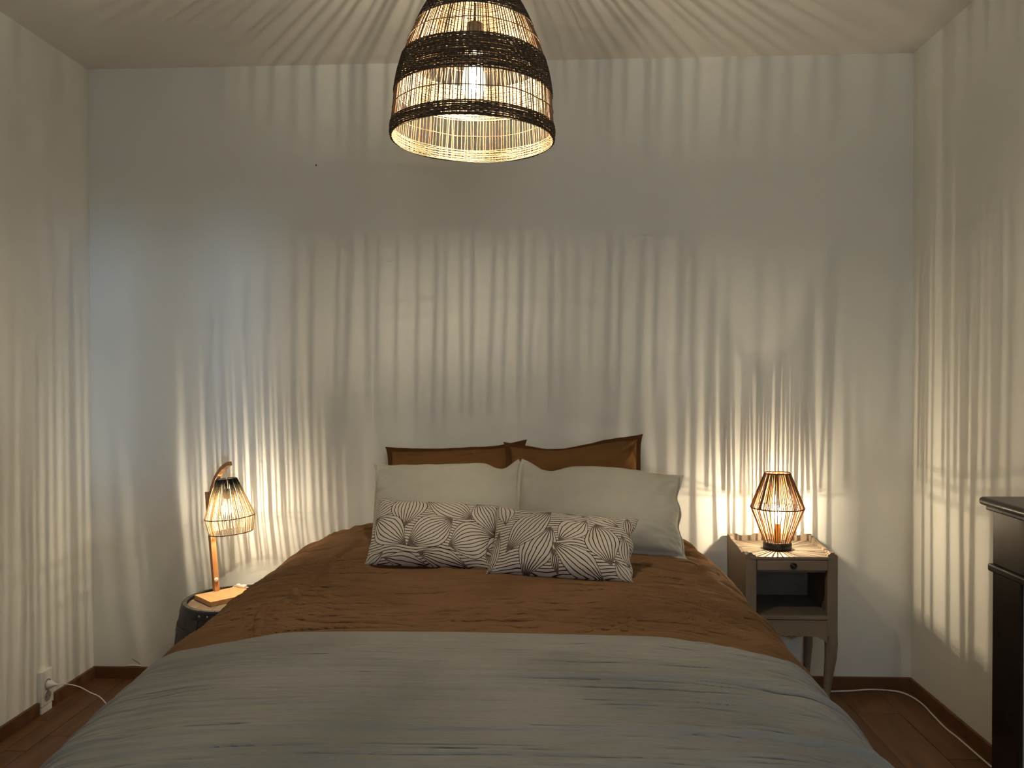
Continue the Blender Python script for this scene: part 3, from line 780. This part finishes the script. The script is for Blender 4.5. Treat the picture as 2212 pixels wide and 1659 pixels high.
# its white cord with in-line switch lying on the barrel
MB().tube(smooth_path([(.655, -.172, .4285), (.672, -.140, .430), (.69, -.122, .448), (.71, -.130, .4495)], 6), .0022, 8).build('cord', MT['cable'], wl, smooth=True)
sw = MB().box(-.024, -.009, 0, .024, .009, .013).build('inline_switch', MT['white_plastic'], None, bevel=.004, smooth=True)
sw.parent = wl; sw.location = Vector((.728, -.138, .4475))-Vector(WB); sw.rotation_euler = (0, .04, math.radians(-22))
MB().tube(smooth_path([(.748, -.146, .4495), (.772, -.156, .452), (.80, -.15, .443), (.85, -.13, .445), (.93, -.10, .446), (.97, -.09, .41)], 6), .0022, 8).build('cord', MT['cable'], wl, smooth=True)
rk = MB().box(-.005, -.004, .0125, .005, .004, .0155).build('rocker', MT['socket_hole'], None, bevel=.001)
rk.parent = sw

# ------------------------------------------------------------------ barrel
BC = (.745, -.262, 0)
br_ = thing('barrel', 'small black stained wooden barrel used as bedside table, left of the bed', 'barrel', BC)
def brad(z): return .194+.034*math.sin(PI*min(1, max(0, z/.44)))**.9
NST = 20
for k in range(NST):
    a0, a1 = 2*PI*k/NST+.006, 2*PI*(k+1)/NST-.006
    m = MB(); zs = [0, .05, .11, .17, .22, .27, .33, .39, .425, .44]
    sg = 3
    for z in zs:
        for i in range(sg+1):
            a = a0+(a1-a0)*i/sg; r = brad(z)+(.0006 if k % 2 else 0)
            m.v.append((BC[0]+r*math.cos(a), BC[1]+r*math.sin(a), z))
        for i in range(sg+1):
            a = a1+(a0-a1)*i/sg; r = brad(z)-.016
            m.v.append((BC[0]+r*math.cos(a), BC[1]+r*math.sin(a), z))
    n = 2*(sg+1)
    for j in range(len(zs)-1):
        for i in range(n): m.f.append((j*n+i, j*n+(i+1) % n, (j+1)*n+(i+1) % n, (j+1)*n+i))
    m.f += [tuple(range(n))[::-1], tuple((len(zs)-1)*n+i for i in range(n))]
    m.build('stave', MT['stave'], br_)
for z0, z1 in ((.405, .437), (.335, .362), (.08, .105), (.004, .034)):
    h = MB().lathe(BC[0], BC[1], [(brad(z0)+.0008, z0), (brad(z0)+.003, z0), (brad(z1)+.003, z1), (brad(z1)+.0008, z1), (brad(z0)+.0008, z0)], 72).build('hoop', MT['hoop'], br_, smooth=True, angle=.6)
    if z0 == .405:
        for a in (-1.86, -1.68, .9):
            rv = MB().lathe(0, 0, [(.0045, 0), (.0035, .0015), (.0001, .0022)], 12).build('rivet', MT['rivet'], None, smooth=True)
            rv.parent = h; r = brad(.42)+.003
            rv.location = (BC[0]+r*math.cos(a), BC[1]+r*math.sin(a), .421); rv.rotation_euler = Vector((math.cos(a), math.sin(a), 0)).to_track_quat('Z', 'Y').to_euler()
rh = .1775
for k in range(5):     # boards of the barrel head
    x0, x1 = -rh+2*rh*k/5+.0008, -rh+2*rh*(k+1)/5-.0008
    pts = []
    for i in range(7):
        x_ = x0+(x1-x0)*i/6; pts.append((BC[0]+x_, BC[1]-math.sqrt(max(0, rh*rh-x_*x_))))
    for i in range(7):
        x_ = x1+(x0-x1)*i/6; pts.append((BC[0]+x_, BC[1]+math.sqrt(max(0, rh*rh-x_*x_))+1e-5))
    MB().prism(pts, .411, .427, 'z').build('head_board', MT['head_wood'], br_)

# ------------------------------------------------------------------ pendant lamp
PB = (1.838, -1.440, 1.935)
pl = thing('pendant_lamp', 'woven dome pendant lamp with dark seagrass bands, lit above the bed', 'lamp', PB)
RP = [(0, .2015), (.010, .2045), (.03, .203), (.065, .199), (.119, .195), (.16, .188), (.196, .1775), (.222, .170), (.248, .159), (.292, .139), (.325, .122), (.351, .105), (.395, .075), (.425, .050)]
def prad(z): return smoothtab(RP, z, .012)
def pt(r, a, z): return (r*math.cos(a), r*math.sin(a), z)
NR = 144
angs = [2*PI*k/NR+random.uniform(-.010, .010) for k in range(NR)]
def place(o):
    o.parent = pl; o.location = (0, 0, 0); return o
rods = MB()
for k, a in enumerate(angs):
    da = random.uniform(-.012, .012); r_ = random.choice([.0012, .0012, .0014, .0014, .0019])
    zs = [.004, .035, .07, .11, .155, .2, .25, .30, .35, .39, .42]
    rods.tube([pt(prad(z)-.0004, a+da*math.sin(z*16+k)+random.uniform(-.002, .002), z) for z in zs], r_, 5, caps=False)
place(stuff(rods.build('rods', MT['rattan'], None, smooth=True)))
def band(z0, z1, step, mat, name, tr=.0015, amp=.0016, off=0):
    m = MB(); n = int(round((z1-z0)/step)); seg = NR*2
    for j in range(n+1):
        z = z0+(z1-z0)*j/max(1, n); ph = j % 2
        zj = random.uniform(-.0003, .0003); sh_ = random.uniform(0, 6)
        rr = tr*random.uniform(.85, 1.06)
        pts = []
        for i in range(seg):
            a = 2*PI*i/seg; wv = math.cos(PI*(i+.0)/1+PI*ph) if False else (1 if ((i//2+ph) % 2) else -1)
            zz = z+zj+.0010*math.sin(a*5+sh_)+.0006*N3(Vector((a*9, j*3.1, 2)))
            pts.append(pt(prad(zz)+off+amp*wv, a, zz))
        m.tube(pts, rr, 4, closed=True, sq=1.0)
    return place(stuff(m.build(name, mat, None, smooth=True)))
for z0_, z1_ in ((.001, .032), (.111, .196), (.277, .420)):
    band(z0_, z1_, .0024, MT['seagrass_dark'], 'dark_band', .0014, .0009, .0016)
    band(z0_, z1_, .0030, MT['seagrass_lit'], 'lit_inner_weave', .0013, .0006, -.0016)  # inner layer added in the paler tone so the inside looks bulb-lit
for z in (.070, .236):
    pts = []
    for i in range(144):
        a = 2*PI*i/144; zz = z+.004*N3(Vector((math.cos(a)*2, math.sin(a)*2, z*9)))+.0015*N3(Vector((a*5, 1, z)))
        pts.append(pt(prad(zz)+.0012, a, zz))
    place(MB().tube(pts, .0013, 5, closed=True).build('binding_ring', MT['rattan'], None, smooth=True))
place(MB().ring(0, 0, .003, .2025, .0022, 96, 6).build('rim_ring', MT['seagrass_dark'], None, smooth=True))
place(MB().lathe(0, 0, [(.0001, .424), (.055, .422), (.055, .430), (.0001, .434)], 40).build('top_cap', MT['seagrass_dark'], None, smooth=True))
hl = MB().lathe(0, 0, [(.0001, .290), (.020, .290), (.022, .235), (.018, .228), (.0001, .228)], 28).build('bulb_holder', MT['black'], None, smooth=True, angle=.6); place(hl)
place(MB().tube([(0, 0, .29), (0, 0, .5), (.004, 0, .757)], .003, 8).build('flex', MT['black'], None, smooth=True))
place(MB().lathe(0, 0, [(.0001, .7645), (.05, .7645), (.048, .745), (.02, .735), (.0001, .733)], 32).build('ceiling_rose', MT['white_plastic'], None, smooth=True, angle=.7))
g = MB().lathe(0, 0, [(.013, .228), (.015, .215), (.021, .19), (.027, .165), (.029, .148), (.027, .128), (.021, .112), (.011, .104), (.0005, .101)], 32).build('bulb', MT['bulb_glass'], None, smooth=True); place(g)
fm = MB()
for k in range(6):
    a = k*PI/3+.3
    fm.tube([pt(.006, a, .182), pt(.009, a, .122)], .0012, 6)
fo = fm.build('filament', MT['filament'], None); fo.parent = g
lamp_light('pendant_light', pl, (0, 0, 0), [(.0006*math.cos(k*2), .0006*math.sin(k*2), .122+.0095*k) for k in range(7)], PEND_W, (1, .87, .66), .0016)
del pl['_base']
pl.rotation_euler = (0, math.radians(1.3), 0)

# ------------------------------------------------------------------ wall socket and cords
so_ = thing('wall_socket', 'white double wall socket standing on the left skirting gap', 'socket', (0, -.354, 0))
MB().box(.0006, -.392, .030, .020, -.316, .168).build('socket_plate', MT['white_plastic'], so_, bevel=.004)
MB().box(.0006, -.388, .0, .016, -.320, .027).build('socket_foot', MT['white_plastic'], so_, bevel=.002)
for z in (.112, .062):
    f_ = MB().lathe(0, 0, [(.0205, .0), (.0205, .0012), (.0185, .0012), (.0175, .0002), (.0001, .0002)], 28).build('outlet', MT['socket_hole'], None, smooth=True, angle=.6)
    f_.parent = so_; f_.rotation_euler = (0, PI/2, 0); f_.location = (.020, 0, z)
    for dy in (-.0095, .0095):
        p_ = MB().lathe(0, 0, [(.0025, 0), (.0025, .0006), (.0001, .0006)], 10).build('pin_hole', MT['nail'], None); p_.parent = f_; p_.location = (0, dy, .0003)
cd = thing('power_cord', 'thin white power cord plugged into the left wall socket', 'cord', (.03, -.354, .105))
pg = MB().lathe(0, 0, [(.0165, 0), (.0165, .010), (.012, .018), (.006, .028), (.0035, .040), (.0001, .040)], 24).build('plug', MT['white_plastic'], None, smooth=True, angle=.7)
pg.parent = cd; pg.rotation_euler = (0, PI/2, 0); pg.location = (.0214-.03, .0, .004)
cp = smooth_path([(.06, -.354, .109), (.10, -.352, .110), (.145, -.345, .097), (.185, -.335, .070), (.215, -.325, .050), (.245, -.325, .020), (.285, -.35, .004), (.40, -.47, .0035), (.62, -.56, .0035), (1.0, -.56, .0035)], 8)
MB().tube(cp, .0024, 8).build('cable', MT['cable'], cd, smooth=True)
ec = MB().tube(smooth_path([(2.72, -.17, .0045), (3.0, -.11, .0045), (3.12, -.078, .0045), (3.20, -.052, .0045), (3.30, -.040, .0045), (3.38, -.024, .0045), (3.44, -.024, .0045), (3.505, -.042, .0045), (3.535, -.09, .0045), (3.545, -.17, .0045), (3.537, -.27, .0045), (3.530, -.38, .0045), (3.535, -.47, .0045), (3.537, -.66, .0045), (3.545, -.90, .0045), (3.55, -1.04, .0045)], 8), .0036, 8).build('extension_cable', MT['cable'], None, smooth=True)
tag(ec, 'white cable on the floor following the skirting round the right corner', 'cable')

# ------------------------------------------------------------------ fireplace mantel
fp = thing('fireplace_mantel', 'black painted fireplace surround on the right wall, cropped by the frame', 'fireplace', (3.45, -1.8, 0))
ME = -2.52
def nose(x0, z0, z1):    # shelf profile with a rounded nose, in (x,z)
    zc = (z0+z1)/2; r = (z1-z0)/2
    return [(W-.001, z0), (x0+r, z0)]+[(x0+r-r*math.sin(a), zc-r*math.cos(a)) for a in [PI*k/8 for k in range(1, 8)]]+[(x0+r, z1), (W-.001, z1)]
MB().prism(nose(3.268, .970, .994), ME-.035, -1.088).build('mantel_shelf', MT['mantel'], fp, bevel=.003, smooth=True, angle=.7)
MB().box(3.290, ME-.02, .955, W-.001, -1.083, .9695).build('shelf_moulding', MT['mantel'], fp, bevel=.004)
MB().box(3.314, ME, .798, W-.001, -1.078, .9545).build('frieze', MT['mantel'], fp, bevel=.002)
MB().box(3.303, ME-.01, .776, W-.001, -1.070, .7975).build('moulding', MT['mantel'], fp, bevel=.005)
MB().box(3.314, -1.213, 0, W-.001, -1.078, .7755).build('pilaster', MT['mantel'], fp, bevel=.002)
MB().box(3.314, ME, 0, W-.001, ME+.135, .7755).build('pilaster', MT['mantel'], fp, bevel=.002)
MB().box(3.322, -1.33, 0, 3.36, -1.2135, .7755).box(3.322, ME+.1355, 0, 3.36, ME+.26, .7755).box(3.322, ME+.26, .66, 3.36, -1.33, .7755).build('inner_surround', MT['marble'], fp)
MB().box(3.40, ME+.14, 0, 3.44, -1.22, .7755).build('firebox', MT['soot'], fp)

for o in bpy.data.objects:
    if '_base' in o: del o['_base']
